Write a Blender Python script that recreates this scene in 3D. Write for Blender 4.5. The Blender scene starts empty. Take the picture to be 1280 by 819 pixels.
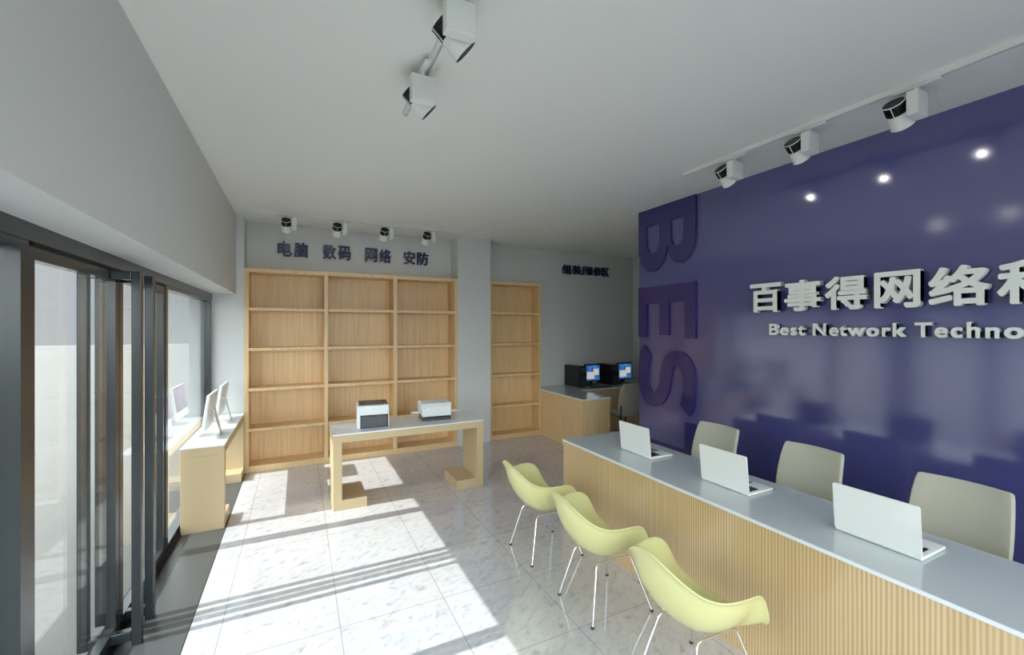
import bpy, bmesh, math, random
from mathutils import Vector, Matrix
random.seed(4)
S = bpy.context.scene
COL = S.collection
PI = math.pi

# ------------------------------------------------------------------ materials
def newmat(name):
    m = bpy.data.materials.new(name); m.use_nodes = True
    nt = m.node_tree
    return m, nt, nt.nodes['Principled BSDF']

def setp(b, **k):
    for n, v in k.items():
        n = n.replace('_', ' ')
        for inp in b.inputs:
            if inp.name.lower() == n.lower():
                inp.default_value = v
                break

def plain(name, col, rough=.5, metal=0., ior=1.45, spec=None, bump=0., bscale=200, coat=0.):
    m, nt, b = newmat(name)
    b.inputs['Base Color'].default_value = (*col, 1)
    b.inputs['Roughness'].default_value = rough
    b.inputs['Metallic'].default_value = metal
    b.inputs['IOR'].default_value = ior
    if coat: b.inputs['Coat Weight'].default_value = coat; b.inputs['Coat Roughness'].default_value = .04
    tc = nt.nodes.new('ShaderNodeTexCoord')
    n = nt.nodes.new('ShaderNodeTexNoise'); n.inputs['Scale'].default_value = bscale
    nt.links.new(tc.outputs['Object'], n.inputs['Vector'])
    # a very slight mottling, so that no surface is perfectly even
    mix = nt.nodes.new('ShaderNodeMixRGB'); mix.blend_type = 'MULTIPLY'
    mix.inputs['Fac'].default_value = .06
    mix.inputs['Color1'].default_value = (*col, 1)
    nt.links.new(n.outputs['Fac'], mix.inputs['Color2'])
    nt.links.new(mix.outputs['Color'], b.inputs['Base Color'])
    if bump:
        bp = nt.nodes.new('ShaderNodeBump'); bp.inputs['Strength'].default_value = bump; bp.inputs['Distance'].default_value = .002
        nt.links.new(n.outputs['Fac'], bp.inputs['Height']); nt.links.new(bp.outputs['Normal'], b.inputs['Normal'])
    return m

def wood(name, c1, c2, stretch=(60, 60, 1.2), rough=.35, fine=1.0, wave=None, contrast=(.35, .65), coat=0.):
    """grain running along the axis whose stretch is smallest"""
    m, nt, b = newmat(name)
    N, L = nt.nodes, nt.links
    tc = N.new('ShaderNodeTexCoord')
    mp = N.new('ShaderNodeMapping'); mp.inputs['Scale'].default_value = stretch
    L.new(tc.outputs['Object'], mp.inputs['Vector'])
    n = N.new('ShaderNodeTexNoise'); n.inputs['Scale'].default_value = fine; n.inputs['Detail'].default_value = 5
    L.new(mp.outputs['Vector'], n.inputs['Vector'])
    src = n.outputs['Fac']
    if wave:
        w = N.new('ShaderNodeTexWave'); w.bands_direction = wave[0]
        w.inputs['Scale'].default_value = wave[1]; w.inputs['Distortion'].default_value = wave[2]
        w.inputs['Detail'].default_value = 2; w.inputs['Detail Scale'].default_value = .6
        mp2 = N.new('ShaderNodeMapping'); mp2.inputs['Scale'].default_value = (1, 1, .06)
        L.new(tc.outputs['Object'], mp2.inputs['Vector']); L.new(mp2.outputs['Vector'], w.inputs['Vector'])
        # bands come and go over the width of the board
        n2 = N.new('ShaderNodeTexNoise'); n2.inputs['Scale'].default_value = 2.2
        L.new(mp2.outputs['Vector'], n2.inputs['Vector'])
        rr = N.new('ShaderNodeMapRange'); rr.inputs['From Min'].default_value = .35; rr.inputs['From Max'].default_value = .6
        rr.inputs['To Min'].default_value = .15; rr.inputs['To Max'].default_value = .75
        L.new(n2.outputs['Fac'], rr.inputs['Value'])
        mx = N.new('ShaderNodeMixRGB'); L.new(rr.outputs['Result'], mx.inputs['Fac'])
        L.new(n.outputs['Fac'], mx.inputs['Color1']); L.new(w.outputs['Color'], mx.inputs['Color2'])
        src = mx.outputs['Color']
    cr = N.new('ShaderNodeValToRGB')
    cr.color_ramp.elements[0].position = contrast[0]; cr.color_ramp.elements[0].color = (*c1, 1)
    cr.color_ramp.elements[1].position = contrast[1]; cr.color_ramp.elements[1].color = (*c2, 1)
    L.new(src, cr.inputs['Fac']); L.new(cr.outputs['Color'], b.inputs['Base Color'])
    b.inputs['Roughness'].default_value = rough
    if coat: b.inputs['Coat Weight'].default_value = coat; b.inputs['Coat Roughness'].default_value = .06
    return m

def glassmat(name, tint=(.93, .965, .955), rough=0.0, f0=.045):
    m, nt, b = newmat(name)
    N, L = nt.nodes, nt.links
    N.remove(b); out = N['Material Output']
    lw = N.new('ShaderNodeLayerWeight'); lw.inputs['Blend'].default_value = .5
    p = N.new('ShaderNodeMath'); p.operation = 'POWER'; p.inputs[1].default_value = 5
    L.new(lw.outputs['Facing'], p.inputs[0])
    mr = N.new('ShaderNodeMapRange'); mr.inputs['To Min'].default_value = f0; mr.inputs['To Max'].default_value = 1
    L.new(p.outputs[0], mr.inputs['Value'])
    tr = N.new('ShaderNodeBsdfTransparent'); tr.inputs['Color'].default_value = (*tint, 1)
    gl = N.new('ShaderNodeBsdfGlossy'); gl.inputs['Roughness'].default_value = rough
    mx = N.new('ShaderNodeMixShader')
    L.new(mr.outputs['Result'], mx.inputs['Fac']); L.new(tr.outputs[0], mx.inputs[1]); L.new(gl.outputs[0], mx.inputs[2])
    L.new(mx.outputs[0], out.inputs['Surface'])
    return m

def marble(name):
    m, nt, b = newmat(name)
    N, L = nt.nodes, nt.links
    g = N.new('ShaderNodeNewGeometry')
    mp = N.new('ShaderNodeMapping'); mp.inputs['Scale'].default_value = (17, 32, 1)
    mp0 = N.new('ShaderNodeMapping'); mp0.inputs['Rotation'].default_value = (0, 0, -.62)
    L.new(g.outputs['Position'], mp0.inputs['Vector']); L.new(mp0.outputs['Vector'], mp.inputs['Vector'])
    wn = N.new('ShaderNodeTexNoise'); wn.inputs['Scale'].default_value = .8; wn.inputs['Detail'].default_value = 7; wn.inputs['Distortion'].default_value = .7
    L.new(mp.outputs['Vector'], wn.inputs['Vector'])
    cr = N.new('ShaderNodeValToRGB')
    e = cr.color_ramp.elements
    e[0].position = .27; e[0].color = (.43, .43, .475, 1)
    e[1].position = .40; e[1].color = (.60, .605, .65, 1)
    e2 = cr.color_ramp.elements.new(.56); e2.color = (.66, .665, .71, 1)
    L.new(wn.outputs['Fac'], cr.inputs['Fac'])
    n2 = N.new('ShaderNodeTexNoise'); n2.inputs['Scale'].default_value = 1.6; n2.inputs['Detail'].default_value = 3
    L.new(g.outputs['Position'], n2.inputs['Vector'])
    ov = N.new('ShaderNodeMixRGB'); ov.blend_type = 'MULTIPLY'; ov.inputs['Fac'].default_value = .22
    L.new(cr.outputs['Color'], ov.inputs['Color1']); L.new(n2.outputs['Fac'], ov.inputs['Color2'])
    # tile joints
    sx = N.new('ShaderNodeSeparateXYZ'); L.new(g.outputs['Position'], sx.inputs[0])
    def joint(sock, off, w):
        a = N.new('ShaderNodeMath'); a.operation = 'SUBTRACT'; a.inputs[1].default_value = off; L.new(sock, a.inputs[0])
        d = N.new('ShaderNodeMath'); d.operation = 'DIVIDE'; d.inputs[1].default_value = .64; L.new(a.outputs[0], d.inputs[0])
        r = N.new('ShaderNodeMath'); r.operation = 'ROUND'; L.new(d.outputs[0], r.inputs[0])
        s = N.new('ShaderNodeMath'); s.operation = 'SUBTRACT'; L.new(d.outputs[0], s.inputs[0]); L.new(r.outputs[0], s.inputs[1])
        ab = N.new('ShaderNodeMath'); ab.operation = 'ABSOLUTE'; L.new(s.outputs[0], ab.inputs[0])
        lt = N.new('ShaderNodeMath'); lt.operation = 'LESS_THAN'; lt.inputs[1].default_value = w / .64; L.new(ab.outputs[0], lt.inputs[0])
        return lt.outputs[0]
    jx = joint(sx.outputs[0], .225, .0022); jy = joint(sx.outputs[1], 2.765, .0022)
    mxx = N.new('ShaderNodeMath'); mxx.operation = 'MAXIMUM'; L.new(jx, mxx.inputs[0]); L.new(jy, mxx.inputs[1])
    fin = N.new('ShaderNodeMixRGB'); fin.inputs['Color2'].default_value = (.22, .215, .21, 1)
    sc_ = N.new('ShaderNodeMath'); sc_.operation = 'MULTIPLY'; sc_.inputs[1].default_value = .75
    L.new(mxx.outputs[0], sc_.inputs[0]); L.new(sc_.outputs[0], fin.inputs['Fac']); L.new(ov.outputs['Color'], fin.inputs['Color1'])
    L.new(fin.outputs['Color'], b.inputs['Base Color'])
    b.inputs['Roughness'].default_value = .02
    b.inputs['IOR'].default_value = 2.5
    return m

def paving(name):
    m, nt, b = newmat(name)
    N, L = nt.nodes, nt.links
    g = N.new('ShaderNodeNewGeometry')
    br = N.new('ShaderNodeTexBrick'); br.inputs['Scale'].default_value = 1; br.offset = 0
    br.inputs['Brick Width'].default_value = .6; br.inputs['Row Height'].default_value = .6; br.inputs['Mortar Size'].default_value = .004
    br.inputs['Color1'].default_value = (.11, .11, .104, 1); br.inputs['Color2'].default_value = (.118, .118, .112, 1)
    br.inputs['Mortar'].default_value = (.13, .13, .125, 1)
    L.new(g.outputs['Position'], br.inputs['Vector']); L.new(br.outputs['Color'], b.inputs['Base Color'])
    b.inputs['Roughness'].default_value = .8
    return m

M = {}
M['paint'] = plain('grey_wall_paint', (.67, .68, .67), .7, bump=.05, bscale=400)
M['ceil'] = plain('ceiling_paint', (.83, .84, .81), .8)
M['soffit'] = plain('soffit_paint', (.97, .97, .95), .7)
M['darkframe'] = plain('anthracite_metal', (.030, .036, .040), .22, metal=.0, ior=1.5)
M['black'] = plain('black_plastic', (.006, .006, .007), .35)
M['gasket'] = plain('black_rubber', (.004, .004, .005), .6)
M['glass'] = glassmat('clear_glass')
M['floor'] = marble('white_marble_tiles')
M['strip'] = plain('grey_granite_threshold', (.078, .082, .083), .35, bump=.02, bscale=90)
M['pave'] = paving('pale_paving')
M['blue'] = plain('glossy_blue_panel', (.080, .083, .255), .13, ior=2.0)
M['bluelet'] = plain('dark_blue_letter', (.040, .034, .165), .08, ior=1.6)
M['bluesign'] = plain('navy_letter', (.018, .018, .085), .3)
M['white'] = plain('white_letter', (.90, .92, .88), .4)
M['lampwhite'] = plain('white_lacquer', (.78, .80, .78), .4)
M['case'] = wood('oak_veneer', (.66, .45, .22), (.82, .60, .34), (70, 70, 1.5), .38, 1.0, contrast=(.3, .7))
M['birch'] = plain('birch_laminate', (.56, .43, .255), .42, bump=.0)
M['counter'] = wood('striped_oak_veneer', (.47, .315, .14), (.67, .49, .275), (60, 60, 1.0), .3, 1.0, wave=('Y', 18, 3.0), contrast=(.25, .75), coat=.25)
M['reptop'] = plain('grey_gloss_laminate', (.555, .60, .61), .04, ior=1.7)
M['tabletop'] = plain('white_gloss_top', (.80, .84, .88), .05, ior=1.7)
M['edge'] = plain('white_edge_band', (.78, .82, .86), .3)
M['yellow'] = plain('pale_lime_plastic', (.65, .63, .30), .18, ior=1.5)
M['chrome'] = plain('chrome', (.82, .83, .85), .08, metal=1.)
M['alu'] = plain('brushed_aluminium', (.70, .71, .72), .25, metal=.6)
M['laptop'] = plain('pearl_laptop_shell', (.88, .90, .87), .25)
M['beige'] = plain('speckled_beige_fabric', (.55, .535, .435), .85, bump=.25, bscale=700)
M['pwhite'] = plain('printer_white_plastic', (.80, .83, .84), .3)
M['pgrey'] = plain('printer_grey_plastic', (.07, .075, .08), .35)
M['screenoff'] = plain('screen_glass', (.02, .02, .025), .05)
M['rearwall'] = M['paint']

def emis(name, col, s):
    m, nt, b = newmat(name)
    b.inputs['Base Color'].default_value = (0.02, .02, .02, 1)
    b.inputs['Emission Color'].default_value = (*col, 1); b.inputs['Emission Strength'].default_value = s
    return m
M['bulb'] = emis('halogen_bulb', (1, .97, .92), 60)

def screenmat(name, kind):
    m, nt, b = newmat(name)
    N, L = nt.nodes, nt.links
    tc = N.new('ShaderNodeTexCoord')
    b.inputs['Roughness'].default_value = .1
    if kind == 'desktop':           # blue desktop with a stepped pale window, u to the right, v up
        s = N.new('ShaderNodeSeparateXYZ'); L.new(tc.outputs['UV'], s.inputs[0])
        def cmp_(sock, op, v):
            n = N.new('ShaderNodeMath'); n.operation = op; n.inputs[1].default_value = v; L.new(sock, n.inputs[0]); return n.outputs[0]
        def mul(*a):
            r = a[0]
            for q in a[1:]:
                n = N.new('ShaderNodeMath'); n.operation = 'MULTIPLY'; L.new(r, n.inputs[0]); L.new(q, n.inputs[1]); r = n.outputs[0]
            return r
        u, v = s.outputs[0], s.outputs[1]
        w1 = mul(cmp_(u, 'LESS_THAN', .62), cmp_(u, 'GREATER_THAN', .08), cmp_(v, 'LESS_THAN', .56), cmp_(v, 'GREATER_THAN', .10))
        w2 = mul(cmp_(u, 'LESS_THAN', .94), cmp_(u, 'GREATER_THAN', .54), cmp_(v, 'LESS_THAN', .76), cmp_(v, 'GREATER_THAN', .34))
        mx = N.new('ShaderNodeMath'); mx.operation = 'MAXIMUM'; L.new(w1, mx.inputs[0]); L.new(w2, mx.inputs[1])
        n = N.new('ShaderNodeTexNoise'); n.inputs['Scale'].default_value = 5; L.new(tc.outputs['UV'], n.inputs['Vector'])
        cr = N.new('ShaderNodeValToRGB'); cr.color_ramp.elements[0].position = .42; cr.color_ramp.elements[1].position = .58
        cr.color_ramp.elements[0].color = (.02, .09, .36, 1); cr.color_ramp.elements[1].color = (.06, .24, .62, 1)
        L.new(n.outputs['Fac'], cr.inputs['Fac'])
        mm = N.new('ShaderNodeMixRGB'); L.new(mx.outputs[0], mm.inputs['Fac']); L.new(cr.outputs['Color'], mm.inputs['Color1'])
        mm.inputs['Color2'].default_value = (.62, .62, .60, 1)
        src = mm.outputs['Color']
    else:                           # violet aurora on white
        n = N.new('ShaderNodeTexNoise'); n.inputs['Scale'].default_value = 2.4; n.inputs['Distortion'].default_value = 1.2
        L.new(tc.outputs['UV'], n.inputs['Vector'])
        cr = N.new('ShaderNodeValToRGB'); e = cr.color_ramp.elements
        e[0].position = .38; e[0].color = (.30, .36, .42, 1)
        e[1].position = .52; e[1].color = (.55, .12, .45, 1)
        e2 = e.new(.66); e2.color = (.85, .70, .85, 1)
        L.new(n.outputs['Fac'], cr.inputs['Fac']); src = cr.outputs['Color']
    b.inputs['Base Color'].default_value = (.01, .01, .01, 1)
    L.new(src, b.inputs['Emission Color']); b.inputs['Emission Strength'].default_value = .42
    return m
M['desktop'] = screenmat('lit_desktop_screen', 'desktop')
M['aurora'] = screenmat('lit_violet_screen', 'aurora')

# ------------------------------------------------------------------ mesh helpers
class MB:
    def __init__(s): s.bm = bmesh.new()
    def box(s, x0, x1, y0, y1, z0, z1, bev=0., mtx=None, seg=2):
        r = bmesh.ops.create_cube(s.bm, size=1.)
        vs = r['verts']
        bmesh.ops.scale(s.bm, vec=(x1 - x0, y1 - y0, z1 - z0), verts=vs)
        bmesh.ops.translate(s.bm, vec=((x0 + x1) / 2, (y0 + y1) / 2, (z0 + z1) / 2), verts=vs)
        if bev > 0:
            es = list({e for v in vs for e in v.link_edges})
            rr = bmesh.ops.bevel(s.bm, geom=es, offset=bev, segments=seg, profile=.5, affect='EDGES')
            vs = list({v for f in rr['faces'] for v in f.verts} | {v for v in vs if v.is_valid})
        if mtx is not None: bmesh.ops.transform(s.bm, matrix=mtx, verts=vs)
        return s
    def tube(s, pts, r, n=10, caps=True):
        pts = [Vector(p) for p in pts]
        rs = r if isinstance(r, (list, tuple)) else [r] * len(pts)
        rings = []; up = None
        for i, p in enumerate(pts):
            if i == 0: t = pts[1] - p
            elif i == len(pts) - 1: t = p - pts[i - 1]
            else: t = (pts[i + 1] - p).normalized() + (p - pts[i - 1]).normalized()
            t.normalize()
            if up is None:
                up = Vector((0, 0, 1)) if abs(t.z) < .9 else Vector((1, 0, 0))
            a = t.cross(up).normalized(); b = a.cross(t).normalized(); up = b
            rings.append([s.bm.verts.new(p + rs[i] * (math.cos(2 * PI * k / n) * a + math.sin(2 * PI * k / n) * b)) for k in range(n)])
        for A, B in zip(rings, rings[1:]):
            for k in range(n):
                s.bm.faces.new((A[k], A[(k + 1) % n], B[(k + 1) % n], B[k]))
        if caps:
            s.bm.faces.new(rings[0][::-1]); s.bm.faces.new(rings[-1])
        return s
    def lathe(s, prof, mtx=None, n=28, close=False):
        """prof: (radius, height) pairs about +Z"""
        rings = []
        for r, h in prof:
            ring = []
            for k in range(n):
                v = Vector((r * math.cos(2 * PI * k / n), r * math.sin(2 * PI * k / n), h))
                if mtx is not None: v = mtx @ v
                ring.append(s.bm.verts.new(v))
            rings.append(ring)
        for A, B in zip(rings, rings[1:]):
            for k in range(n): s.bm.faces.new((A[k], A[(k + 1) % n], B[(k + 1) % n], B[k]))
        if close:
            s.bm.faces.new(rings[0][::-1]); s.bm.faces.new(rings[-1])
        return s
    def prism(s, poly, z0, z1, mtx=None):
        a = [Vector((x, y, z0)) for x, y in poly]; b = [Vector((x, y, z1)) for x, y in poly]
        if mtx is not None: a = [mtx @ v for v in a]; b = [mtx @ v for v in b]
        a = [s.bm.verts.new(v) for v in a]; b = [s.bm.verts.new(v) for v in b]
        n = len(poly)
        s.bm.faces.new(a[::-1]); s.bm.faces.new(b)
        for k in range(n): s.bm.faces.new((a[k], a[(k + 1) % n], b[(k + 1) % n], b[k]))
        return s
    def build(s, name, mat, parent=None, smooth=False, uv=None, at=None):
        me = bpy.data.meshes.new(name)
        bmesh.ops.recalc_face_normals(s.bm, faces=s.bm.faces)
        if uv:                                   # planar uv from two axes with bounds
            l = s.bm.loops.layers.uv.new('UVMap')
            (i, a0, a1), (j, b0, b1) = uv
            for f in s.bm.faces:
                for lp in f.loops:
                    c = lp.vert.co; lp[l].uv = ((c[i] - a0) / (a1 - a0), (c[j] - b0) / (b1 - b0))
        s.bm.to_mesh(me); s.bm.free()
        if smooth:
            me.polygons.foreach_set('use_smooth', [True] * len(me.polygons))
            me.set_sharp_from_angle(angle=math.radians(smooth if smooth is not True else 40))
        me.materials.append(mat)
        o = bpy.data.objects.new(name, me); COL.objects.link(o)
        if parent is not None: o.parent = parent
        if at is not None: o.location = at
        return o

def thing(name, label, cat, loc=(0, 0, 0), rz=0., group=None):
    o = bpy.data.objects.new(name, None); COL.objects.link(o)
    o.empty_display_size = .1
    o.location = loc; o.rotation_euler = (0, 0, rz)
    o['label'] = label; o['category'] = cat
    if group: o['group'] = group
    return o
def tag(o, label, cat, group=None):
    o['label'] = label; o['category'] = cat
    if group: o['group'] = group
    return o
def struct(o, label=None):
    o['kind'] = 'structure'
    if label: o['label'] = label
    return o
def kids(o): return [c for c in bpy.data.objects if c.parent == o]
def dup(root, loc, rz=None, label=None):
    r = root.copy(); COL.objects.link(r); r.location = loc
    if rz is not None: r.rotation_euler = (0, 0, rz)
    if label: r['label'] = label
    for ch in kids(root):
        c = ch.copy(); COL.objects.link(c); c.parent = r
        for g in kids(ch):
            d = g.copy(); COL.objects.link(d); d.parent = c
    return r

# ------------------------------------------------------------------ the shell of the room
CZ = 3.18            # ceiling
YB = 6.54            # rear wall
XF = -.93            # room face of the shop front
YN = -1.4            # wall behind the camera
struct(MB().box(-.58, 6.0, YN, YB, -.12, 0).build('floor', M['floor']), 'polished white marble tiled floor')
struct(MB().box(-1.05, -.586, YN, YB, -.12, .0).build('trim_1', M['strip']), 'grey stone threshold strip along the shop front')
struct(MB().box(-.586, -.58, YN, YB, -.12, -.001).build('trim_2', M['gasket']), 'thin black joint between threshold and marble')
struct(MB().box(-1.15, 6.15, YN - .15, YB + .15, CZ, CZ + .15).build('ceiling', M['ceil']), 'plain grey ceiling')
struct(MB().box(-1.15, 6.15, YB, YB + .15, -.12, CZ).build('wall_back', M['paint']), 'light grey rear wall')
# bulkhead above the shop front
struct(MB().box(-1.15, -.68, YN, 6.21, 2.205, CZ).build('wall_left', M['paint']), 'grey bulkhead wall above the shop front')
struct(MB().box(-1.15, -.60, 6.21, YB, -.12, CZ).build('wall_pier_left', M['paint']), 'grey wall pier left of the wide bookcase')
struct(MB().box(2.168, 2.708, 6.21, YB, 0, CZ).build('wall_pier_middle', M['paint']), 'grey wall pier between the two bookcases')
struct(MB().box(5.925, 6.1, 3.0, YB, -.12, CZ).build('wall_right_far', M['paint']), 'grey side wall of the repair corner')
struct(MB().box(3.69, 3.86, YN, 3.965, 0, CZ).build('wall_right', M['blue']), 'glossy dark blue feature wall')
struct(MB().box(3.86, 6.1, 2.9, 3.02, -.12, CZ).build('wall_inner', M['paint']))
# unseen wall behind the camera, its glazing added to light the deep end
struct(MB().box(-1.15, 3.86, YN - .15, YN, 3.08, CZ).box(-1.15, 3.86, YN - .15, YN, -.12, .05).box(3.3, 3.86, YN - .15, YN, .05, 3.08).box(-1.15, -.93, YN - .15, YN, .05, 3.08).build('wall_front', M['paint']), 'wall behind the camera')
w = struct(MB().box(-.93, 3.3, YN - .1, YN - .04, .05, .11).box(-.93, 3.3, YN - .1, YN - .04, 3.02, 3.08)
           .box(-.93, -.87, YN - .1, YN - .04, .11, 3.02).box(3.24, 3.3, YN - .1, YN - .04, .11, 3.02)
           .box(.48, .54, YN - .1, YN - .04, .11, 3.02).box(1.86, 1.92, YN - .1, YN - .04, .11, 3.02).build('window_4', M['darkframe']))
MB().box(-.87, 3.24, YN - .075, YN - .067, .11, 3.02).build('pane', M['glass'], w)
struct(MB().box(-60, -1.05, -60, 60, -.14, -.03).box(-1.05, 40, -60, YN - .15, -.14, -.03).build('floor_pavement', M['pave']), 'pale paved forecourt outside')

struct(MB().box(-1.726, -1.15, YN - .15, 7.2, 2.35, 2.50).build('trim_6', M['soffit']), 'canopy slab outside over the shop front')
# ---- shop front: dark frames, glass
FD = .10             # frame depth, outwards from XF
def frame(mb, y0, y1, z0, z1, t, x0=XF - FD, x1=XF, tb=None):
    tb = tb or t
    mb.box(x0, x1, y0, y0 + t, z0, z1).box(x0, x1, y1 - t, y1, z0, z1)
    mb.box(x0, x1, y0 + t, y1 - t, z1 - t, z1).box(x0, x1, y0 + t, y1 - t, z0, z0 + tb)
    return mb
head = struct(MB().box(XF - FD, XF + .005, YN, 6.21, 2.135, 2.205).build('trim_3', M['darkframe']), 'anthracite head beam over the shop front')
struct(MB().box(XF - FD, XF + .002, 2.335, 4.20, 2.120, 2.135).build('trim_4', M['gasket']), 'black shadow gap above the doors')
struct(MB().box(XF - FD, XF + .02, 2.19, 6.21, 0, .022).build('trim_5', M['gasket']), 'black sill track under the doors')
def window(n, y0, y1, t, label, z1=2.135, top=.03):
    mb = MB()
    x0, x1 = XF - FD, XF
    mb.box(x0, x1, y0, y0 + t, .0, z1).box(x0, x1, y1 - t, y1, .0, z1)
    mb.box(x0, x1, y0 + t, y1 - t, z1 - top, z1).box(x0, x1, y0 + t, y1 - t, .0, .075)
    f = struct(mb.build('window_%d' % n, M['darkframe']), label)
    MB().box(XF - .040, XF - .032, y0 + t - .004, y1 - t + .004, .07, z1 - top + .004).build('pane', M['glass'], f)
    return f
window(1, 4.226, 6.21, .06, 'fixed shop window beside the left desk')
window(2, .55, 2.311, .055, 'fixed shop window nearest the camera')
window(3, YN, .55, .055, 'fixed shop window behind the camera')

def door(n, y0, y1, hy, label, t=.055):
    """glazed door leaf with a full-height rectangular pull on both faces"""
    x0, x1 = XF - .055, XF - .006
    mb = MB()
    mb.box(x0, x1, y0, y0 + t, .022, 2.12).box(x0, x1, y1 - t, y1, .022, 2.12)
    mb.box(x0, x1, y0 + t, y1 - t, 2.068, 2.12).box(x0, x1, y0 + t, y1 - t, .022, .085)
    d = struct(mb.build('door_%d' % n, M['darkframe']), label)
    MB().box(XF - .034, XF - .026, y0 + t - .004, y1 - t + .004, .08, 2.072).build('pane', M['glass'], d)
    for s in (0, 1):
        xa, xb = (XF - .006, -.845) if s == 0 else (-1.03, XF - .055)
        m = MB()
        xs = (-.845, -.80) if s == 0 else (-1.075, -1.03)
        m.box(xs[0], xs[1], hy, hy + .045, .0 if s == 0 else .03, 2.118, .004)
        m.box(xa, xb, hy, hy + .045, 2.07, 2.118, .004).box(xa, xb, hy, hy + .045, .03, .085, .004)
        m.build('door_handle', M['darkframe'], d)
    return d
door(1, 2.313, 3.263, 3.126, 'glazed door leaf nearest the camera')
door(2, 3.272, 4.224, 3.357, 'glazed door leaf next to the far window')

# ------------------------------------------------------------------ bookcases
def bookcase(name, label, x0, x1, h, cols, rows, y0=6.21, y1=6.53, t=.032, ft=.05):
    root = thing(name, label, 'bookcase', ((x0 + x1) / 2, y0, 0))
    W = (x1 - x0) / 2; D = y1 - y0
    m = M['case']
    MB().box(-W, -W + ft, 0, D, 0, h, .002).build('side_panel', m, root)
    MB().box(W - ft, W, 0, D, 0, h, .002).build('side_panel', m, root)
    MB().box(-W + ft, W - ft, 0, D, h - ft, h, .002).build('top_panel', m, root)
    MB().box(-W + ft, W - ft, 0, D, 0, .075, .002).build('plinth', m, root)
    MB().box(-W + ft, W - ft, D - .015, D, .075, h - ft).build('back_panel', m, root)
    cw = (2 * W - ft) / cols
    for c in range(1, cols):
        xc = -W + ft / 2 + cw * c
        MB().box(xc - ft / 2, xc + ft / 2, .0, D - .015, .075, h - ft, .002).build('divider', m, root)
    rh = .502
    for c in range(cols):
        xa = -W + ft / 2 + cw * c + ft / 2; xb = xa + cw - ft
        for r in range(1, rows):
            z = .040 + rh * r
            MB().box(xa, xb, .004, D - .015, z - .038, z, .002).build('shelf', m, root)
    return root
bookcase('bookcase', 'wide empty oak bookcase, three bays of five shelves, on the rear wall', -.60, 2.168, 2.54, 3, 5)
bookcase('bookcase', 'narrow empty oak bookcase of one bay beside the repair corner', 2.712, 3.665, 2.54, 1, 5, y0=6.26)

# ------------------------------------------------------------------ bracket desks
def bracket_desk(name, label, L, D, legD, H=.75, t=.082, foot=.235):
    """origin: front left corner on the floor, length along +X, depth along +Y"""
    r = thing(name, label, 'table')
    b = M['birch']
    MB().box(0, L, 0, D, H - .085, H - .012, .002).build('apron_slab', b, r)
    MB().box(-.003, L + .003, -.003, D + .003, H - .012, H, .002).build('top_sheet', M['tabletop'], r)['label'] = 'glossy white top sheet'
    for s in (0, 1):
        xa, xb = (0, t) if s == 0 else (L - t, L)
        lg = MB().box(xa, xb, 0, legD, .0, H - .085, .002).build('leg', b, r)
        xa, xb = (t, t + foot) if s == 0 else (L - t - foot, L - t)
        MB().box(xa, xb, 0, legD, 0, .10, .002).build('foot', b, lg)
    return r
d1 = bracket_desk('display_table', 'birch display table holding two printers in front of the wide bookcase', 1.585, .55, .46)
d1.location = (.303, 4.528, 0)
d2 = bracket_desk('display_table', 'long narrow birch table under the shop window with two tilted computers', 1.60, .32, .32)
d2.location = (-.595, 4.60, 0); d2.rotation_euler = (0, 0, PI / 2)

# ------------------------------------------------------------------ reception counter
r = thing('reception_counter', 'long reception counter with striped wood front and glossy grey top', 'counter', (2.2, 3.355, 0))
Lc = 3.9
MB().box(.0, .03, -Lc, 0, 0, .745, .001).build('front_panel', M['counter'], r)
MB().box(.03, .62, -.03, 0, 0, .745, .001).build('end_panel', M['counter'], r)
MB().box(.03, .62, -Lc, -Lc + .03, 0, .745, .001).build('end_panel', M['counter'], r)
MB().box(.03, .60, -Lc + .03, -.03, .70, .745).build('sub_top', M['birch'], r)
MB().box(-.004, .637, -Lc, .004, .745, .7655, .002).build('worktop', M['reptop'], r)
MB().box(-.008, -.004, -Lc, .004, .748, .7655, .001).build('edge_band', M['edge'], r)['label'] = 'white edge band'

# ------------------------------------------------------------------ repair corner desk
r = thing('repair_desk', 'L-shaped wood desk with grey glossy top in the repair corner', 'desk', (3.65, 5.07, 0))
MB().box(0, .025, 0, 1.18, 0, .745, .001).build('side_panel', M['case'], r)
MB().box(.025, .505, 0, .025, 0, .745, .001).build('end_panel', M['case'], r)
MB().box(.48, .505, .025, .79, 0, .745, .001).build('inner_panel', M['case'], r)
MB().box(.505, 2.27, .84, .865, .0, .745, .001).build('modesty_panel', M['case'], r)
tp = [(-.004, -.004), (.509, -.004), (.509, .785), (2.27, .785), (2.27, 1.46), (.020, 1.46), (.020, 1.18), (-.004, 1.18)]
MB().prism(tp, .745, .7655).build('worktop', M['reptop'], r)
MB().box(-.007, -.004, -.007, 1.18, .747, .7655).box(-.004, .509, -.007, -.004, .747, .7655).box(.512, 2.27, .782, .785, .747, .7655).build('edge_band', M['edge'], r)['label'] = 'white edge band'

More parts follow.
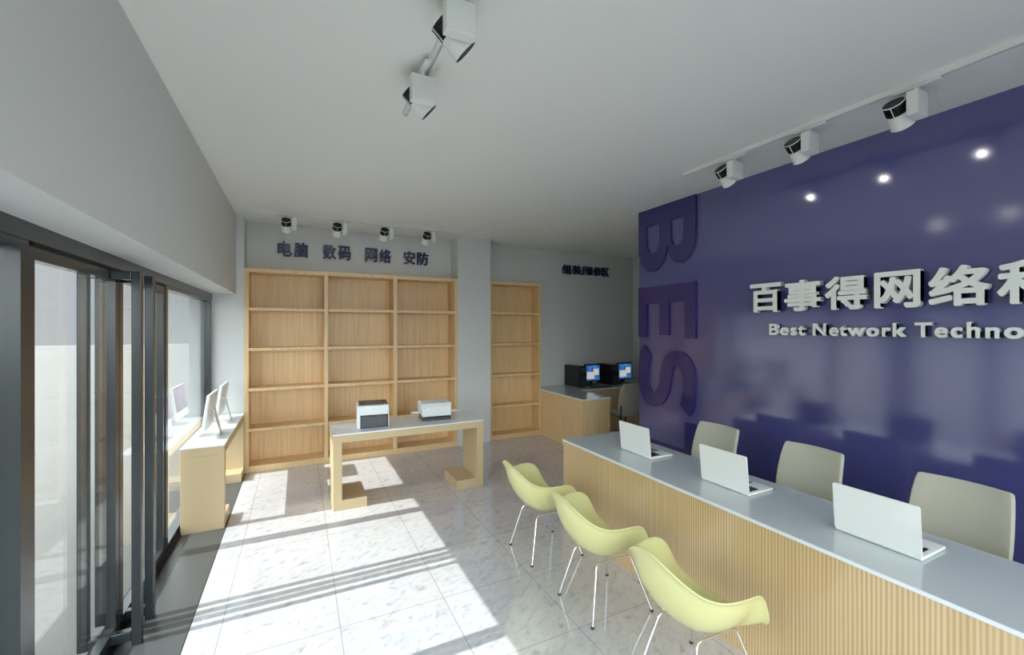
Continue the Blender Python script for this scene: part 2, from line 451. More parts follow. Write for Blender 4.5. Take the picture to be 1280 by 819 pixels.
# ------------------------------------------------------------------ laptops
def laptop():
    r = thing('laptop', '', 'laptop', group='white laptops on the reception counter')
    W = .345
    base = MB().box(0, .235, -W / 2, W / 2, .003, .017, .005, seg=3).build('base', M['laptop'], r, smooth=30)
    mb = MB()
    for i in range(5):
        for j in range(14):
            mb.box(.030 + i * .020, .047 + i * .020, -.150 + j * .0217, -.132 + j * .0217, .0168, .0190, .0015, seg=1)
    mb.build('keyboard', M['black'], base)
    MB().box(.142, .215, -.055, .055, .0168, .0176).build('trackpad', M['alu'], base)
    MB().box(.233, .2362, -.03, .03, .009, .014).build('lid_notch', M['alu'], base)
    a = math.radians(-5.5)
    mt = Matrix.Translation((.004, 0, .012)) @ Matrix.Rotation(a, 4, 'Y')
    # rounded lid outline in the y-z plane
    def rr(y0, y1, z0, z1, rad, n=6):
        p = []
        for cx, cy, s in ((y1 - rad, z0 + rad, -PI / 2), (y1 - rad, z1 - rad, 0), (y0 + rad, z1 - rad, PI / 2), (y0 + rad, z0 + rad, PI)):
            for k in range(n + 1): p.append((cx + rad * math.cos(s + k * PI / 2 / n), cy + rad * math.sin(s + k * PI / 2 / n)))
        return p
    toyz = Matrix(((0, 0, 1, 0), (1, 0, 0, 0), (0, 1, 0, 0), (0, 0, 0, 1)))
    lid = MB().prism(rr(-W / 2, W / 2, .0, .236, .012), -.006, .0, mt @ toyz).build('lid', M['laptop'], r)
    MB().prism(rr(-W / 2 + .002, W / 2 - .002, .004, .234, .011), .0, .0018, mt @ toyz).build('bezel', M['black'], lid)
    MB().box(.0018, .0024, -W / 2 + .014, W / 2 - .014, .020, .220, mtx=mt).build('screen', M['screenoff'], lid)
    MB().tube([(.004, -.12, .014), (.004, .12, .014)], .006).build('hinge', M['alu'], lid)
    return r
lp = laptop(); lp.location = (2.462, 2.69, .7655); lp['label'] = 'white laptop at the far end of the reception counter, behind the first lime chair'
dup(lp, (2.462, 1.875, .7655), label='white laptop in the middle of the three along the reception counter')
dup(lp, (2.462, 1.062, .7655), label='white laptop nearest the camera on the reception counter')

# ------------------------------------------------------------------ lime armchairs
def interp(tab, x):
    for (a, va), (b, vb) in zip(tab, tab[1:]):
        if x <= b:
            t = (x - a) / (b - a); t = t * t * (3 - 2 * t) if False else t
            return va + (vb - va) * t
    return tab[-1][1]
ZT = [(0, .372), (25, .375), (40, .385), (52, .415), (60, .455), (66, .52), (71, .575), (77, .606), (84, .620), (92, .625), (105, .622), (115, .619), (125, .625), (136, .642), (147, .680), (155, .712), (163, .742), (171, .766), (180, .776)]
RT = [(0, .235), (25, .245), (40, .275), (52, .305), (60, .315), (70, .305), (80, .298), (90, .300), (110, .305), (130, .318), (150, .330), (165, .338), (180, .340)]
def shell(mb, off=0.):
    NP, NS = 96, 20
    grid = []
    for i in range(NP):
        ph = 360. * i / NP; a = ph if ph <= 180 else 360 - ph
        R = interp(RT, a); zr = interp(ZT, a)
        row = []
        for j in range(NS + 1):
            s = j / NS
            # bowl: flat in the middle, then a steep wall, then an outward lip
            wall = min(1., max(0., (zr - .36) / .2))
            th = s * PI / 2
            rb = math.sin(th) ** .80
            rf = s
            rad = R * (wall * rb * .955 + (1 - wall) * rf)
            zb = 1 - math.cos(th) ** 1.25
            z = .345 + (zr - .345) * (wall * zb + (1 - wall) * s ** 2.2)
            if s > .9:
                q = (s - .9) / .1
                rad += (.045 * R) * q * wall + .010 * q * q
                z -= .004 * q * q * wall + (.030 * q * q) * (1 - wall)
            row.append(Vector((rad * math.cos(math.radians(ph)), rad * math.sin(math.radians(ph)), z + off)))
        grid.append(row)
    c = mb.bm.verts.new((0, 0, .345 + off))
    V = [[None] + [mb.bm.verts.new(p) for p in row[1:]] for row in grid]
    for i in range(NP):
        A, B = V[i], V[(i + 1) % NP]
        mb.bm.faces.new((c, A[1], B[1]))
        for j in range(1, NS): mb.bm.faces.new((A[j], A[j + 1], B[j + 1], B[j]))
    return mb
def lime_chair():
    r = thing('armchair', '', 'chair', group='lime shell armchairs along the counter')
    o = shell(MB()).build('seat_shell', M['yellow'], r, smooth=180)
    sm = o.modifiers.new('smooth', 'SMOOTH'); sm.factor = .5; sm.iterations = 6
    so = o.modifiers.new('solid', 'SOLIDIFY'); so.thickness = .008; so.offset = 0
    bv = o.modifiers.new('bevel', 'BEVEL'); bv.width = .003; bv.segments = 2; bv.limit_method = 'ANGLE'
    # two inverted U frames, each carrying two legs; feet at the measured trapezoid
    for s in (-1, 1):
        fb = (-.217, s * .1825, .006); ff = (.216, s * .220, .006)
        tb = (-.135, s * .115, .335); tf = (.120, s * .125, .335)
        def mid(a, b, t): return tuple(a[i] + (b[i] - a[i]) * t for i in range(3))
        bend = .028
        for (foot, top, oth) in ((fb, tb, tf), (ff, tf, tb)):
            k = 1 - bend / .335
            p0 = foot; p1 = mid(foot, top, k)
            p3 = mid(top, oth, bend / .25)
            p2 = mid(mid(p1, top, .65), mid(top, p3, .35), .5)
            lg = MB().tube([p0, mid(p0, p1, .5), p1, p2, p3], .0062, 10).build('leg', M['chrome'], r, smooth=60)
            MB().lathe([(.002, 0), (.011, 0), (.012, .004), (.008, .012), (.002, .013)], Matrix.Translation((foot[0], foot[1], 0)), 12).build('glide', M['black'], lg)
        MB().tube([mid(tb, tf, bend / .25), mid(tf, tb, bend / .25)], .0062, 10).build('cross_bar', M['chrome'], r, smooth=60)
    return r
ch = lime_chair(); ch.location = (1.790, 3.010, 0); ch['label'] = 'lime shell armchair with chrome legs at the far end of the row'
dup(ch, (1.790, 2.265, 0), label='lime shell armchair in the middle of the row of three')
dup(ch, (1.790, 1.518, 0), label='lime shell armchair nearest the camera')

# ------------------------------------------------------------------ upholstered chairs
def office_chair():
    """faces -Y locally; origin on the floor under the seat"""
    r = thing('upholstered_chair', '', 'chair', group='beige chairs behind the reception counter')
    def sheet(prof, widths, th, name, nx=10, crown=.02):
        mb = MB(); rows = []
        for (y, z), w in zip(prof, widths):
            rows.append([mb.bm.verts.new((w * (2 * k / nx - 1), y - crown * (2 * k / nx - 1) ** 2, z)) for k in range(nx + 1)])
        for A, B in zip(rows, rows[1:]):
            for k in range(nx): mb.bm.faces.new((A[k], A[k + 1], B[k + 1], B[k]))
        o = mb.build(name, M['beige'], r, smooth=180)
        so = o.modifiers.new('solid', 'SOLIDIFY'); so.thickness = th; so.offset = 0
        bv = o.modifiers.new('bevel', 'BEVEL'); bv.width = th * .35; bv.segments = 3; bv.limit_method = 'ANGLE'
        return o
    back = [(.165, .43), (.168, .46), (.178, .52), (.190, .60), (.203, .68), (.222, .76), (.246, .84), (.272, .905), (.288, .938), (.293, .946)]
    wid = [.150, .176, .196, .206, .209, .208, .204, .198, .192, .182]
    sheet(back, wid, .028, 'backrest', crown=.028)
    seat = [(-.245, .425), (-.24, .445), (-.21, .462), (-.12, .466), (0, .458), (.10, .456), (.16, .458)]
    sheet(seat, [.19, .205, .215, .215, .210, .20, .185], .045, 'seat', crown=.006)
    for s in (-1, 1):
        MB().tube([(s * .19, -.21, .435), (s * .20, -.22, .30), (s * .205, -.235, 0)], .011, 10).build('leg', M['black'], r, smooth=60)
        MB().tube([(s * .185, .205, .60), (s * .188, .195, .43), (s * .20, .225, .20), (s * .205, .265, 0)], .011, 10).build('leg', M['black'], r, smooth=60)
        MB().tube([(s * .185, -.20, .434), (s * .185, .19, .434)], .010, 8).build('seat_rail', M['black'], r, smooth=60)
    return r
oc = office_chair()
XC = 3.03
oc.location = (XC, 2.56, 0); oc.rotation_euler = (0, 0, -PI / 2)
oc['label'] = 'beige upholstered chair behind the counter at its far end, beside the blue wall'
dup(oc, (XC, 1.79, 0), label='beige upholstered chair between the other two behind the counter')
dup(oc, (XC, 1.02, 0), label='beige upholstered chair nearest the camera behind the counter')
rc = dup(oc, (4.60, 5.30, 0), PI - .10, 'beige chair with black legs pulled up to the repair desk')
del rc['group']

# ------------------------------------------------------------------ all-in-one computers on the window desk
def allinone():
    r = thing('computer', '', 'computer', group='tilted white computers on the window table')
    W = .243
    tilt = math.radians(7.7)
    mt = Matrix.Translation((-.066, 0, .078)) @ Matrix.Rotation(tilt, 4, 'Y')
    body = MB().box(.0, .032, -W, W, -.0, .345, .010, mtx=mt, seg=3).build('body', M['pwhite'], r, smooth=35)
    MB().box(-.0015, .001, -W + .004, W - .004, .078, .338, mtx=mt).build('bezel', M['black'], body)
    mb = MB(); mb.box(-.0022, -.0014, -W + .02, W - .02, .090, .326, mtx=mt)
    mb.build('screen', M['aurora'], body, uv=((1, -W, W), (2, 0, .4)))
    MB().lathe([(.0001, 0), (.012, 0)], mt @ Matrix.Translation((-.001, 0, .040)) @ Matrix.Rotation(PI / 2, 4, 'Y'), 16).build('emblem', M['pgrey'], body)
    # stand: a bent aluminium strip from the back of the body to the foot plate
    st = MB()
    pts = [(-.006, .275), (.012, .245), (.028, .16), (.052, .06), (.060, .010)]
    t = .007
    for (xa, za), (xb, zb) in zip(pts, pts[1:]):
        a = [st.bm.verts.new(v) for v in ((xa, -.05, za), (xa, .05, za), (xa - t, .05, za - t), (xa - t, -.05, za - t))]
        b = [st.bm.verts.new(v) for v in ((xb, -.05, zb), (xb, .05, zb), (xb - t, .05, zb - t * .5), (xb - t, -.05, zb - t * .5))]
        for k in range(4): st.bm.faces.new((a[k], a[(k + 1) % 4], b[(k + 1) % 4], b[k]))
        st.bm.faces.new(a); st.bm.faces.new(b[::-1])
    st.build('stand_arm', M['alu'], r)
    MB().box(-.115, .062, -.085, .085, .0, .006, .002).build('foot_plate', M['alu'], r)
    return r
ai = allinone(); ai.location = (-.742, 5.065, .750); ai['label'] = 'white all-in-one computer tilted towards the window, nearer the camera'
dup(ai, (-.742, 5.775, .750), label='white all-in-one computer tilted towards the window, next to the rear wall')

# ------------------------------------------------------------------ printers
r = thing('laser_printer', 'tall white laser printer with black top and grey paper door', 'printer', (.715, 4.81, .750), math.radians(-5))
W, D, Hh = .160, .160, .240
body = MB().box(-W, W, -D, D, .0, Hh, .014, seg=3).build('housing', M['pwhite'], r, smooth=35)
MB().box(-W + .020, W - .012, -D + .018, D - .006, Hh - .004, Hh + .004, .003).build('top_cover', M['black'], r)
MB().prism([(-W + .075, -D + .012), (W - .055, -D + .012), (W - .075, D - .03), (-W + .075, D - .03)], Hh + .004, Hh + .009).build('output_tray', M['pgrey'], r)
MB().box(-W + .028, -W + .058, -D + .03, -D + .09, Hh + .004, Hh + .0065).build('control_panel', M['pgrey'], r)
MB().box(W - .045, W - .035, -D + .05, -D + .075, Hh + .004, Hh + .007).build('button', M['pwhite'], r)
MB().box(-W + .028, W - .012, -D - .002, -D + .01, .004, .142, .006, seg=2).build('door_recess', M['black'], r)
dd = MB().box(-W + .038, W - .026, -D - .006, -D + .004, .010, .130, .003).build('paper_door', M['pgrey'], r)
MB().box(-.03, .03, -D - .009, -D - .004, .118, .126, .001).build('door_latch', M['black'], dd)
def txt_mesh(body, size, bold, depth, name, mat, mtx, parent=None, sx=1., align='LEFT', scale_to=None, pen=0.):
    """glyphs as real extruded geometry; local x right, y up, z towards the reader"""
    cu = bpy.data.curves.new(name, 'FONT'); cu.body = body; cu.size = size
    cu.offset = bold; cu.extrude = depth / 2; cu.align_x = align
    cu.resolution_u = 6
    tmp = bpy.data.objects.new(name, cu); COL.objects.link(tmp)
    dg = bpy.context.evaluated_depsgraph_get(); dg.update()
    me = bpy.data.meshes.new_from_object(tmp.evaluated_get(dg), depsgraph=dg)
    bpy.data.objects.remove(tmp); bpy.data.curves.remove(cu)
    me.name = name; me.materials.clear(); me.materials.append(mat)
    if abs(max(v.co.z for v in me.vertices)) < 1e-6: print('FLAT', body)
    xs = [v.co.x for v in me.vertices]; ys = [v.co.y for v in me.vertices]
    if scale_to:                       # fit the glyph's own box to (x0,x1,y0,y1)
        x0, x1, y0, y1 = scale_to
        a, b_ = min(xs), max(xs); c, d = min(ys), max(ys)
        for v in me.vertices:
            v.co.x = x0 + (v.co.x - a) / (b_ - a) * (x1 - x0)
            v.co.y = y0 + (v.co.y - c) / (d - c) * (y1 - y0)
    if pen:
        d0 = [v.co.copy() for v in me.vertices]; f0 = [tuple(p.vertices) for p in me.polygons]
        vs, fs = [], []
        for k in range(9):
            dx = 0 if k == 8 else pen * math.cos(k * PI / 4 + PI / 8); dy = 0 if k == 8 else pen * math.sin(k * PI / 4 + PI / 8)
            o_ = len(vs)
            vs += [(c.x + dx, c.y + dy, c.z + (.00004 * k if c.z > 0 else 0)) for c in d0]
            fs += [tuple(i + o_ for i in f) for f in f0]
        me = bpy.data.meshes.new(name); me.from_pydata(vs, [], fs); me.update(); me.materials.append(mat)
    me.transform(mtx)
    if mtx.to_3x3().determinant() < 0: me.flip_normals()
    for p in me.polygons: p.use_smooth = False
    o = bpy.data.objects.new(name, me); COL.objects.link(o)
    if parent is not None: o.parent = parent
    return o
FRONT = Matrix(((1, 0, 0, 0), (0, 0, -1, 0), (0, 1, 0, 0), (0, 0, 0, 1)))     # text plane facing -Y
# the small grey emblem on the front
MB().box(-.006, .000, -D - .0012, -D, .192, .204).box(.004, .010, -D - .0012, -D, .192, .204).build('emblem', M['alu'], r)

r = thing('inkjet_printer', 'low white inkjet printer with side paper trays', 'printer', (1.412, 4.86, .750), math.radians(-3))
W, D = .165, .125
side = [(-D, .045), (-D - .004, .150), (-D + .03, .190), (-D + .17, .205), (D, .195), (D, .060), (-D + .02, .045)]
toS = Matrix(((0, 0, 1, 0), (1, 0, 0, 0), (0, 1, 0, 0), (0, 0, 0, 1)))
o = MB().prism(side, -W, W, toS).build('housing', M['pwhite'], r)
bv = o.modifiers.new('bevel', 'BEVEL'); bv.width = .008; bv.segments = 3; bv.limit_method = 'ANGLE'
MB().box(-W + .004, W - .004, -D + .004, D - .02, .0, .055, .004).build('base', M['pgrey'], r)
MB().box(-W + .006, W - .006, -D - .002, -D + .01, .006, .042, .003).build('front_slot', M['black'], r)
MB().box(-W + .015, W - .025, -D - .006, -D + .01, .012, .024, .002).build('output_lip', M['pgrey'], r)
MB().box(-W - .008, -W + .004, -D + .02, D - .01, .115, .190, .004).box(W - .004, W + .008, -D + .02, D - .01, .115, .190, .004).build('side_cover', M['pwhite'], r)
t_ = MB().box(-W - .105, -W + .01, -.02, .10, .074, .080, .002).build('paper_tray', M['pwhite'], r)
MB().box(-W - .100, -W + .0, -.01, .03, .080, .088, .002).build('paper_guide', M['pwhite'], t_)
t_ = MB().box(W - .01, W + .11, -.02, .10, .066, .072, .002).build('paper_tray', M['pwhite'], r)
MB().box(W - .0, W + .10, -.01, .03, .072, .080, .002).build('paper_guide', M['pwhite'], t_)
MB().box(.03, .11, -.098, -.094, .1935, .1965).build('button_strip', M['pgrey'], r)
MB().box(-W + .020, -W + .036, -D - .0052, -D, .142, .147).build('emblem', M['pgrey'], r)

# ------------------------------------------------------------------ repair computers
def tower():
    r = thing('computer_tower', '', 'computer', group='black computer towers on the repair desk')
    c = MB().box(-.08, .08, 0, .42, .004, .365, .004).build('case', M['black'], r)
    f = MB().box(-.08, .08, -.022, 0, .004, .365, .006).build('front_bezel', M['black'], r)
    mb = MB()
    for k in range(9): mb.box(-.06, .06, -.026, -.021, .03 + k * .018, .038 + k * .018, .001, seg=1)
    mb.build('vent_slats', M['pgrey'], f)
    MB().box(-.065, .065, -.025, -.021, .305, .340, .001).build('disc_drive', M['pgrey'], f)
    MB().box(-.065, .065, -.025, -.021, .262, .296, .001).build('disc_drive', M['pgrey'], f)
    MB().lathe([(.0001, .003), (.009, .003), (.009, 0)], Matrix.Translation((0, -.022, .235)) @ Matrix.Rotation(PI / 2, 4, 'X'), 14).build('power_button', M['alu'], f)
    for x in (-.06, .06):
        for y in (.04, .36): MB().box(x - .012, x + .012, y - .012, y + .012, 0, .006).build('foot', M['gasket'], r)
    return r
tw = tower(); tw.location = (4.382, 6.10, .7655); tw['label'] = 'black computer tower at the left on the repair desk'
dup(tw, (5.10, 6.10, .7655), label='black computer tower in the middle of the repair desk, behind the chair')
def monitor():
    r = thing('monitor', '', 'monitor', group='monitors with blue desktops on the repair desk')
    b = MB().box(-.165, .165, .0, .045, .075, .385, .006).build('housing', M['black'], r)
    MB().box(-.150, .150, -.001, .002, .095, .362).build('screen', M['desktop'], b, uv=((0, -.15, .15), (2, .095, .362)))
    MB().box(-.03, .03, .045, .065, .02, .22, .004).build('stand', M['black'], r)
    MB().box(-.10, .10, -.04, .12, .0, .014, .004).build('stand_foot', M['black'], r)
    return r
mn = monitor(); mn.location = (4.685, 6.20, .7655); mn['label'] = 'black monitor with a lit blue desktop between the two towers'
dup(mn, (5.42, 6.20, .7655), label='black monitor with a lit blue desktop in the far corner of the repair desk')
def keyboard():
    r = thing('keyboard', '', 'keyboard', group='keyboards on the repair desk')
    MB().box(-.20, .20, -.065, .065, .0, .016, .004).build('tray', M['black'], r)
    mb = MB()
    for i in range(5):
        for j in range(16): mb.box(-.185 + j * .0232, -.166 + j * .0232, -.052 + i * .021, -.035 + i * .021, .015, .021, .002, seg=1)
    mb.build('keys', M['pgrey'], r)
    return r
kb = keyboard(); kb.location = (4.70, 6.00, .7655); kb['label'] = 'black keyboard in front of the monitor between the towers'
dup(kb, (5.40, 6.00, .7655), label='black keyboard in front of the monitor in the far corner')

# ------------------------------------------------------------------ track lights
def track(name, label, L):
    """origin at the near end, running along +X, top face on the ceiling"""
    r = thing(name, label, 'lighting track', group='white ceiling lighting tracks')
    MB().box(0, L, -.018, -.013, -.030, 0).box(0, L, .013, .018, -.030, 0).box(0, L, -.013, .013, -.012, 0).box(0, L, -.013, -.009, -.030, -.026).box(0, L, .009, .013, -.030, -.026).build('rail', M['lampwhite'], r)
    MB().box(-.004, 0, -.019, .019, -.031, 0, .001).build('end_cap', M['lampwhite'], r)
    MB().box(L, L + .004, -.019, .019, -.031, 0, .001).build('end_cap', M['lampwhite'], r)
    return r
def spot():
    """origin: on the track's lower face; aims along +Y and down, driver box on the +X side"""
    r = thing('spotlight', '', 'spotlight')
    MB().box(-.020, .190, -.014, .014, -.014, 0, .002).build('adapter', M['lampwhite'], r)
    bx = MB().box(.060, .112, -.062, .062, -.172, -.040, .003).build('driver_box', M['lampwhite'], r)
    MB().box(.070, .102, -.0625, .0625, -.1725, -.0395, .002).build('box_seam', M['lampwhite'], bx)
    MB().tube([(.086, 0, -.045), (.086, 0, -.012)], .012, 12).build('neck', M['lampwhite'], r, smooth=60)
    el = math.radians(42)
    # local lamp axis: +Z of the lathe points along the aim
    aim = Vector((0, math.cos(el), -math.sin(el)))
    q = aim.to_track_quat('Z', 'Y').to_matrix().to_4x4()
    mt = Matrix.Translation((.0, .0, -.120)) @ q
    hd = MB().lathe([(.040, -.008), (.051, -.008), (.0515, .0), (.0545, .070), (.0575, .078), (.0578, .0795), (.0572, .080), (.0562, .0795), (.048, .0), (.040, -.004)], mt, 36).build('lamp_shade', M['lampwhite'], r, smooth=40)
    MB().lathe([(.0562, .0793), (.0535, .070), (.040, .040), (.022, .022), (.0001, .020)], mt, 32).build('reflector', M['black'], hd, smooth=60)
    MB().lathe([(.0001, .034), (.009, .034), (.012, .026), (.012, .020)], mt, 16).build('bulb', M['bulb'], hd)
    # ribbed black heat sink with a thin white spine
    pr = [(.0001, -.070), (.049, -.070)]
    z = -.070
    while z < -.010:
        pr += [(.052, z), (.052, z + .004), (.045, z + .0045), (.045, z + .0075)]
        z += .008
    MB().lathe(pr, mt, 36).build('heat_sink', M['black'], hd)
    MB().lathe([(.0505, -.074), (.0535, -.074), (.0535, -.069), (.0505, -.069)], mt, 36).build('rear_ring', M['lampwhite'], hd)
    MB().box(-.002, .002, -.055, -.051, -.070, .0, mtx=mt).build('spine', M['lampwhite'], hd)
    MB().tube([(.0, .0, -.120), (.062, .0, -.120)], .008, 10).build('pivot', M['lampwhite'], r)
    return r
t1 = track('lighting_track', 'white ceiling track running above the wide bookcase', 2.66); t1.location = (-.545, 5.82, CZ)
t2 = track('lighting_track', 'long white ceiling track in front of the blue wall', 4.4); t2.location = (3.09, 2.745, CZ); t2.rotation_euler = (0, 0, -PI / 2)
t3 = track('lighting_track', 'white ceiling track running overhead in the middle of the room', 4.4); t3.location = (.612, 2.76, CZ); t3.rotation_euler = (0, 0, -PI / 2)
sp = spot(); zt = CZ - .030
names1 = ['leftmost', 'second from left', 'third from left', 'rightmost']
sp.location = (-.130, 5.82, zt); sp['label'] = 'white spotlight above the wide bookcase, leftmost on its track'; sp['group'] = 'spotlights above the wide bookcase'
for x, n in ((.435, names1[1]), (1.01, names1[2]), (1.578, names1[3])):
    dup(sp, (x, 5.82, zt), label='white spotlight above the wide bookcase, %s on its track' % n)
for y, n in ((2.345, 'farthest from the camera'), (1.785, 'in the middle'), (1.225, 'nearest the camera')):
    q = dup(sp, (3.09, y, zt), -PI / 2, 'white spotlight aimed at the blue wall, %s' % n); q['group'] = 'spotlights along the blue wall'
for y, n in ((2.31, 'farther'), (1.735, 'nearer')):
    q = dup(sp, (.582, y, zt), -PI / 2, 'white spotlight overhead in the middle of the room, the %s of two' % n); q['group'] = 'spotlights on the middle track'

# ------------------------------------------------------------------ lettering
def wall_glyph(chr_, box, plane, depth, name, mat, label, group, size=.3, bold=.0, cat='letter', pen=0.):
    """plane 'back': facing -Y at y=box plane; 'right': facing -X"""
    h0, h1, z0, z1, p = box
    if plane == 'back':
        org = Vector((h0, p, z0)); ax = Matrix(((1, 0, 0, 0), (0, 0, -1, 0), (0, 1, 0, 0), (0, 0, 0, 1)))
        w = h1 - h0
    else:
        org = Vector((p, h0, z0)); ax = Matrix(((0, 0, -1, 0), (-1, 0, 0, 0), (0, 1, 0, 0), (0, 0, 0, 1)))
        w = h0 - h1
    o = txt_mesh(chr_, size, bold, depth, name, mat, ax, scale_to=(pen, w - pen, pen, z1 - z0 - pen), pen=pen)
    o.location = org
    return tag(o, label, cat, group)
# four words above the bookcase
g = 'navy signs above the wide bookcase'
for wd, x0, x1 in (('电脑', -.250, .120), ('数码', .305, .674), ('网络', .868, 1.233), ('安防', 1.420, 1.800)):
    m_ = (x1 - x0) / 2; gap = .012
    for k, c in enumerate(wd):
        wall_glyph(c, (x0 + k * m_ + gap * k, x0 + (k + 1) * m_ - gap * (1 - k), 2.755, 2.957, 6.525), 'back', .03, 'sign_character', M['bluesign'],
                   'navy character %s on the grey wall above the wide bookcase' % c, g, pen=.0055)
g = 'navy signs in the repair corner'
xs = [4.255, 4.475, 4.690, 4.755, 4.955, 5.155]; 
for c, a, b_ in (('组', 4.255, 4.455), ('装', 4.475, 4.675), ('/', 4.690, 4.745), ('维', 4.755, 4.940), ('修', 4.955, 5.130), ('区', 5.150, 5.310)):
    wall_glyph(c, (a, b_, 2.77, 2.935, 6.525), 'back', .03, 'sign_character', M['bluesign'],
               'navy character %s on the wall above the repair desk' % c, g, pen=.0055)
# big white name on the blue wall
g = 'raised white characters on the blue wall'
for c, a, b_ in (('百', 2.500, 2.225), ('事', 2.197, 1.915), ('得', 1.889, 1.615), ('网', 1.573, 1.320), ('络', 1.283, 1.008), ('科', .979, .705)):
    wall_glyph(c, (a, b_, 1.932, 2.184, 3.650), 'right', .05, 'sign_character', M['white'],
               'large raised white character %s on the blue wall' % c, g, pen=.0085)
g = 'raised white latin letters on the blue wall'
def word(s, y0, y1, zb, zc, which):
    """lay the letters out with the font's own advances, then fit the word between y0 and y1"""
    cu = bpy.data.curves.new('m', 'FONT'); cu.size = .14
    ob = bpy.data.objects.new('m', cu); COL.objects.link(ob)
    def width(t):
        cu.body = t; dg = bpy.context.evaluated_depsgraph_get(); dg.update()
        e = ob.evaluated_get(dg); bb = e.bound_box
        return min(b[0] for b in bb), max(b[0] for b in bb), min(b[1] for b in bb), max(b[1] for b in bb)
    spans = []
    base = width(s)
    cap = width('T')[3]
    for i, ch_ in enumerate(s):
        a = width(s[:i + 1])[1]
        w = width(ch_); spans.append((a - (w[1] - w[0]), a, w[2], w[3]))
    bpy.data.objects.remove(ob); bpy.data.curves.remove(cu)
    k = (y0 - y1) / (spans[-1][1] - spans[0][0]); kz = (zc - zb) / cap
    for i, (ch_, (a, b_, c0, c1)) in enumerate(zip(s, spans)):
        pad = -.001
        ya = y0 - (a - spans[0][0]) * k + pad; yb = y0 - (b_ - spans[0][0]) * k - pad
        n_ = s[:i + 1].count(ch_)
        nth = '' if s.count(ch_) == 1 else (' first' if n_ == 1 else ' second')
        wall_glyph(ch_, (ya, yb, zb + max(c0, -.002) * kz, zb + c1 * kz, 3.658), 'right', .035, 'sign_letter', M['white'],
                   'small raised white%s letter %s of the word %s on the blue wall' % (nth, ch_, which), g, size=.14, pen=.0045)
word('Best', 2.335, 2.040, 1.736, 1.832, 'Best')
word('Network', 1.985, 1.405, 1.736, 1.832, 'Network')
word('Techno', 1.358, .880, 1.736, 1.834, 'Techno')

# the vertical word BEST: letters turned a quarter clockwise, raised from the blue wall.
# 2d letter space: u = position along the reading direction (downwards), v = letter height (0 = far edge, 1 = near edge)
def flat_letter(polys, holes, zt, zb, ch_):
    """polys in (u,v) 0..1; u runs from zt down to zb, v runs from y=3.955 to 3.125"""
    cu = bpy.data.curves.new('big_letter', 'CURVE'); cu.dimensions = '2D'; cu.fill_mode = 'BOTH'; cu.extrude = .012
    for loop in polys + holes:
        sp_ = cu.splines.new('POLY'); sp_.points.add(len(loop) - 1)
        for i, (u, v) in enumerate(loop): sp_.points[i].co = (u * (zt - zb), v * .83, 0, 1)
        sp_.use_cyclic_u = True
    tmp = bpy.data.objects.new('t', cu); COL.objects.link(tmp)
    dg = bpy.context.evaluated_depsgraph_get(); dg.update()
    me = bpy.data.meshes.new_from_object(tmp.evaluated_get(dg), depsgraph=dg)
    bpy.data.objects.remove(tmp); bpy.data.curves.remove(cu)
    # x(u) -> -Z, y(v) -> -Y, z -> -X
    me.transform(Matrix(((0, 0, -1, 0), (0, -1, 0, 0), (-1, 0, 0, 0), (0, 0, 0, 1))))
    me.name = 'big_letter'; me.materials.clear(); me.materials.append(M['bluelet'])
    o = bpy.data.objects.new('wall_letter', me); COL.objects.link(o)
    o.location = (3.678, 3.955, zt)
    return tag(o, 'huge dark blue sideways letter %s raised on the blue wall' % ch_, 'letter', 'huge sideways letters on the blue wall')
def arc(cx, cy, rx, ry, a0, a1, n=16):
    return [(cx + rx * math.cos(math.radians(a0 + (a1 - a0) * i / n)), cy + ry * math.sin(math.radians(a0 + (a1 - a0) * i / n))) for i in range(n + 1)]
# B: bumps grow towards u=1; lower bowl (v small) larger
Bo = [(0, 0)] + [(.55, 0)] + arc(.60, .27, .40, .27, -90, 78)[1:] + [(.60, .545)] + arc(.56, .765, .375, .235, -62, 90) + [(0, 1)]
Bi1 = [(.27, .16), (.55, .16)] + arc(.55, .28, .155, .12, -90, 90) + [(.27, .40)]
Bi2 = [(.27, .60), (.50, .60)] + arc(.52, .705, .15, .105, -90, 90) + [(.27, .81)]
flat_letter([Bo], [Bi1[::-1], Bi2[::-1]], 3.178, 2.445, 'B')
Eo = [(0, 0), (1, 0), (1, .165), (.34, .165), (.34, .40), (.95, .40), (.95, .57), (.34, .57), (.34, .83), (1, .83), (1, 1), (0, 1)]
flat_letter([Eo], [], 2.275, 1.685, 'E')
def stroke(pts, w):
    L_, R_ = [], []
    for i, p in enumerate(pts):
        a = Vector(pts[max(0, i - 1)]); b_ = Vector(pts[min(len(pts) - 1, i + 1)])
        t = (b_ - a).normalized(); n = Vector((-t.y, t.x)); ww = w[i] if isinstance(w, list) else w
        L_.append(tuple(Vector(p) + n * ww / 2)); R_.append(tuple(Vector(p) - n * ww / 2))
    return L_ + R_[::-1]
def bez(P, n=12):
    out = []
    for i in range(0, len(P) - 1, 3):
        a, b_, c, d = [Vector(q) for q in P[i:i + 4]]
        for k in range(n + (1 if i + 3 >= len(P) - 1 else 0)):
            t = k / n; out.append(tuple(a * (1 - t) ** 3 + b_ * 3 * t * (1 - t) ** 2 + c * 3 * t * t * (1 - t) + d * t ** 3))
    return out
# S outline centreline in metres-proportional space, then scaled: u length .665, v length .83
hS, wS = .83, .665
sc_pts = [(.035, .165), (.02, .09), (.20, .082), (.32, .085), (.50, .085), (.585, .16), (.585, .262),
          (.585, .42), (.45, .42), (.37, .44), (.20, .47), (.085, .52), (.085, .63), (.085, .74), (.20, .745), (.33, .745), (.47, .745), (.56, .70), (.60, .62)]
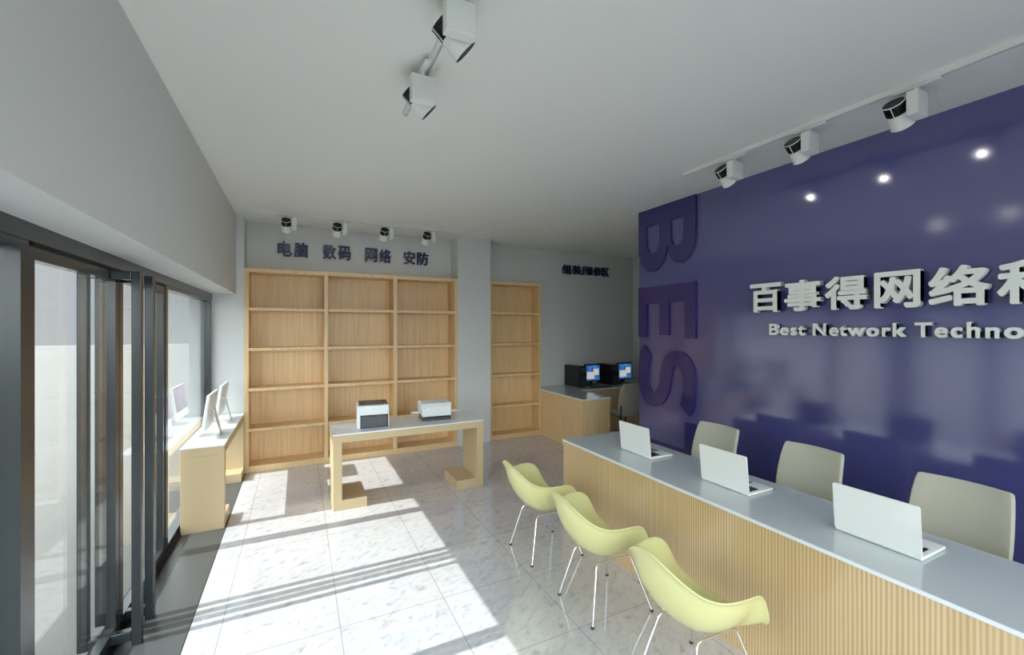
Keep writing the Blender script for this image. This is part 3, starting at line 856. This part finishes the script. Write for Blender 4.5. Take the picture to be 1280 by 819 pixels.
# reorder so that the two terminals sit at v low / v high as in the photo
sc_pts = [(.015, .150), (.06, .085), (.20, .083), (.33, .083), (.50, .083), (.582, .15), (.582, .235),
          (.582, .33), (.50, .36), (.42, .40), (.33, .445), (.083, .40), (.083, .575), (.083, .70), (.22, .747), (.33, .747), (.46, .747), (.58, .74), (.63, .685)]
st_ = stroke(bez(sc_pts, 10), .165)
flat_letter([[(a / wS, b_ / hS) for a, b_ in st_]], [], 1.548, .885, 'S')
To = [(0, .83), (.40, .83), (.40, 0), (.63, 0), (.63, .83), (1, .83), (1, 1), (0, 1)]
flat_letter([To], [], .795, .06, 'T')

# ------------------------------------------------------------------ daylight
w = bpy.data.worlds.new('daylight'); S.world = w; w.use_nodes = True
nt = w.node_tree; N, L = nt.nodes, nt.links
bg = N['Background']
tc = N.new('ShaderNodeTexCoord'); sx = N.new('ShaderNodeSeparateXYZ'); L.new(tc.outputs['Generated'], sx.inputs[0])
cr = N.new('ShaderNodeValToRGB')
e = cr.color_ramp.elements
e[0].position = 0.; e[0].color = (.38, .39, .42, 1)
e[1].position = .24; e[1].color = (2.7, 2.8, 3.0, 1)  # sky raised above the low band in view, to fill the room
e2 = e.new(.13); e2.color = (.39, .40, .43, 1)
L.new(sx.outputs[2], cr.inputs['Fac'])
# fill added to the low sky behind the camera to light the room, dimmer low over the far side
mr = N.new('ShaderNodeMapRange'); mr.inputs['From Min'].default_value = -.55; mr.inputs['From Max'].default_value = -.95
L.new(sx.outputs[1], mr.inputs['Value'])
sky_fill = N.new('ShaderNodeMixRGB'); sky_fill.inputs['Color2'].default_value = (3.7, 3.8, 3.9, 1)
L.new(mr.outputs['Result'], sky_fill.inputs['Fac']); L.new(cr.outputs['Color'], sky_fill.inputs['Color1'])
L.new(sky_fill.outputs['Color'], bg.inputs['Color'])
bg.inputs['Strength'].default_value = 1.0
sun = bpy.data.lights.new('sun', 'SUN'); sun.energy = 4.0; sun.angle = math.radians(.35); sun.color = (1, .965, .91)
so = bpy.data.objects.new('sun', sun); COL.objects.link(so)
el = math.radians(39.9)
so.rotation_euler = Vector((math.cos(el), 0.0, -math.sin(el))).to_track_quat('-Z', 'Y').to_euler()
so.location = (-8, 3, 8)

# ------------------------------------------------------------------ camera
cam = bpy.data.cameras.new('camera'); co = bpy.data.objects.new('camera', cam); COL.objects.link(co)
cam.sensor_width = 36; cam.lens = 36 * 537 / 1280; cam.clip_start = .02; cam.clip_end = 300
co.location = (0, 0, 1.8)
co.rotation_euler = (PI / 2, 0, -math.atan(267 / 537))
S.camera = co
S.view_settings.view_transform = 'Standard'; S.view_settings.look = 'None'
S.view_settings.gamma = 1; S.view_settings.use_curve_mapping = False
S.view_settings.exposure = 0.88
c = S.cycles
c.max_bounces = 12; c.diffuse_bounces = 8; c.glossy_bounces = 6; c.transparent_max_bounces = 16
c.use_denoising = True
c.caustics_reflective = False; c.caustics_refractive = False
c.sample_clamp_indirect = 8
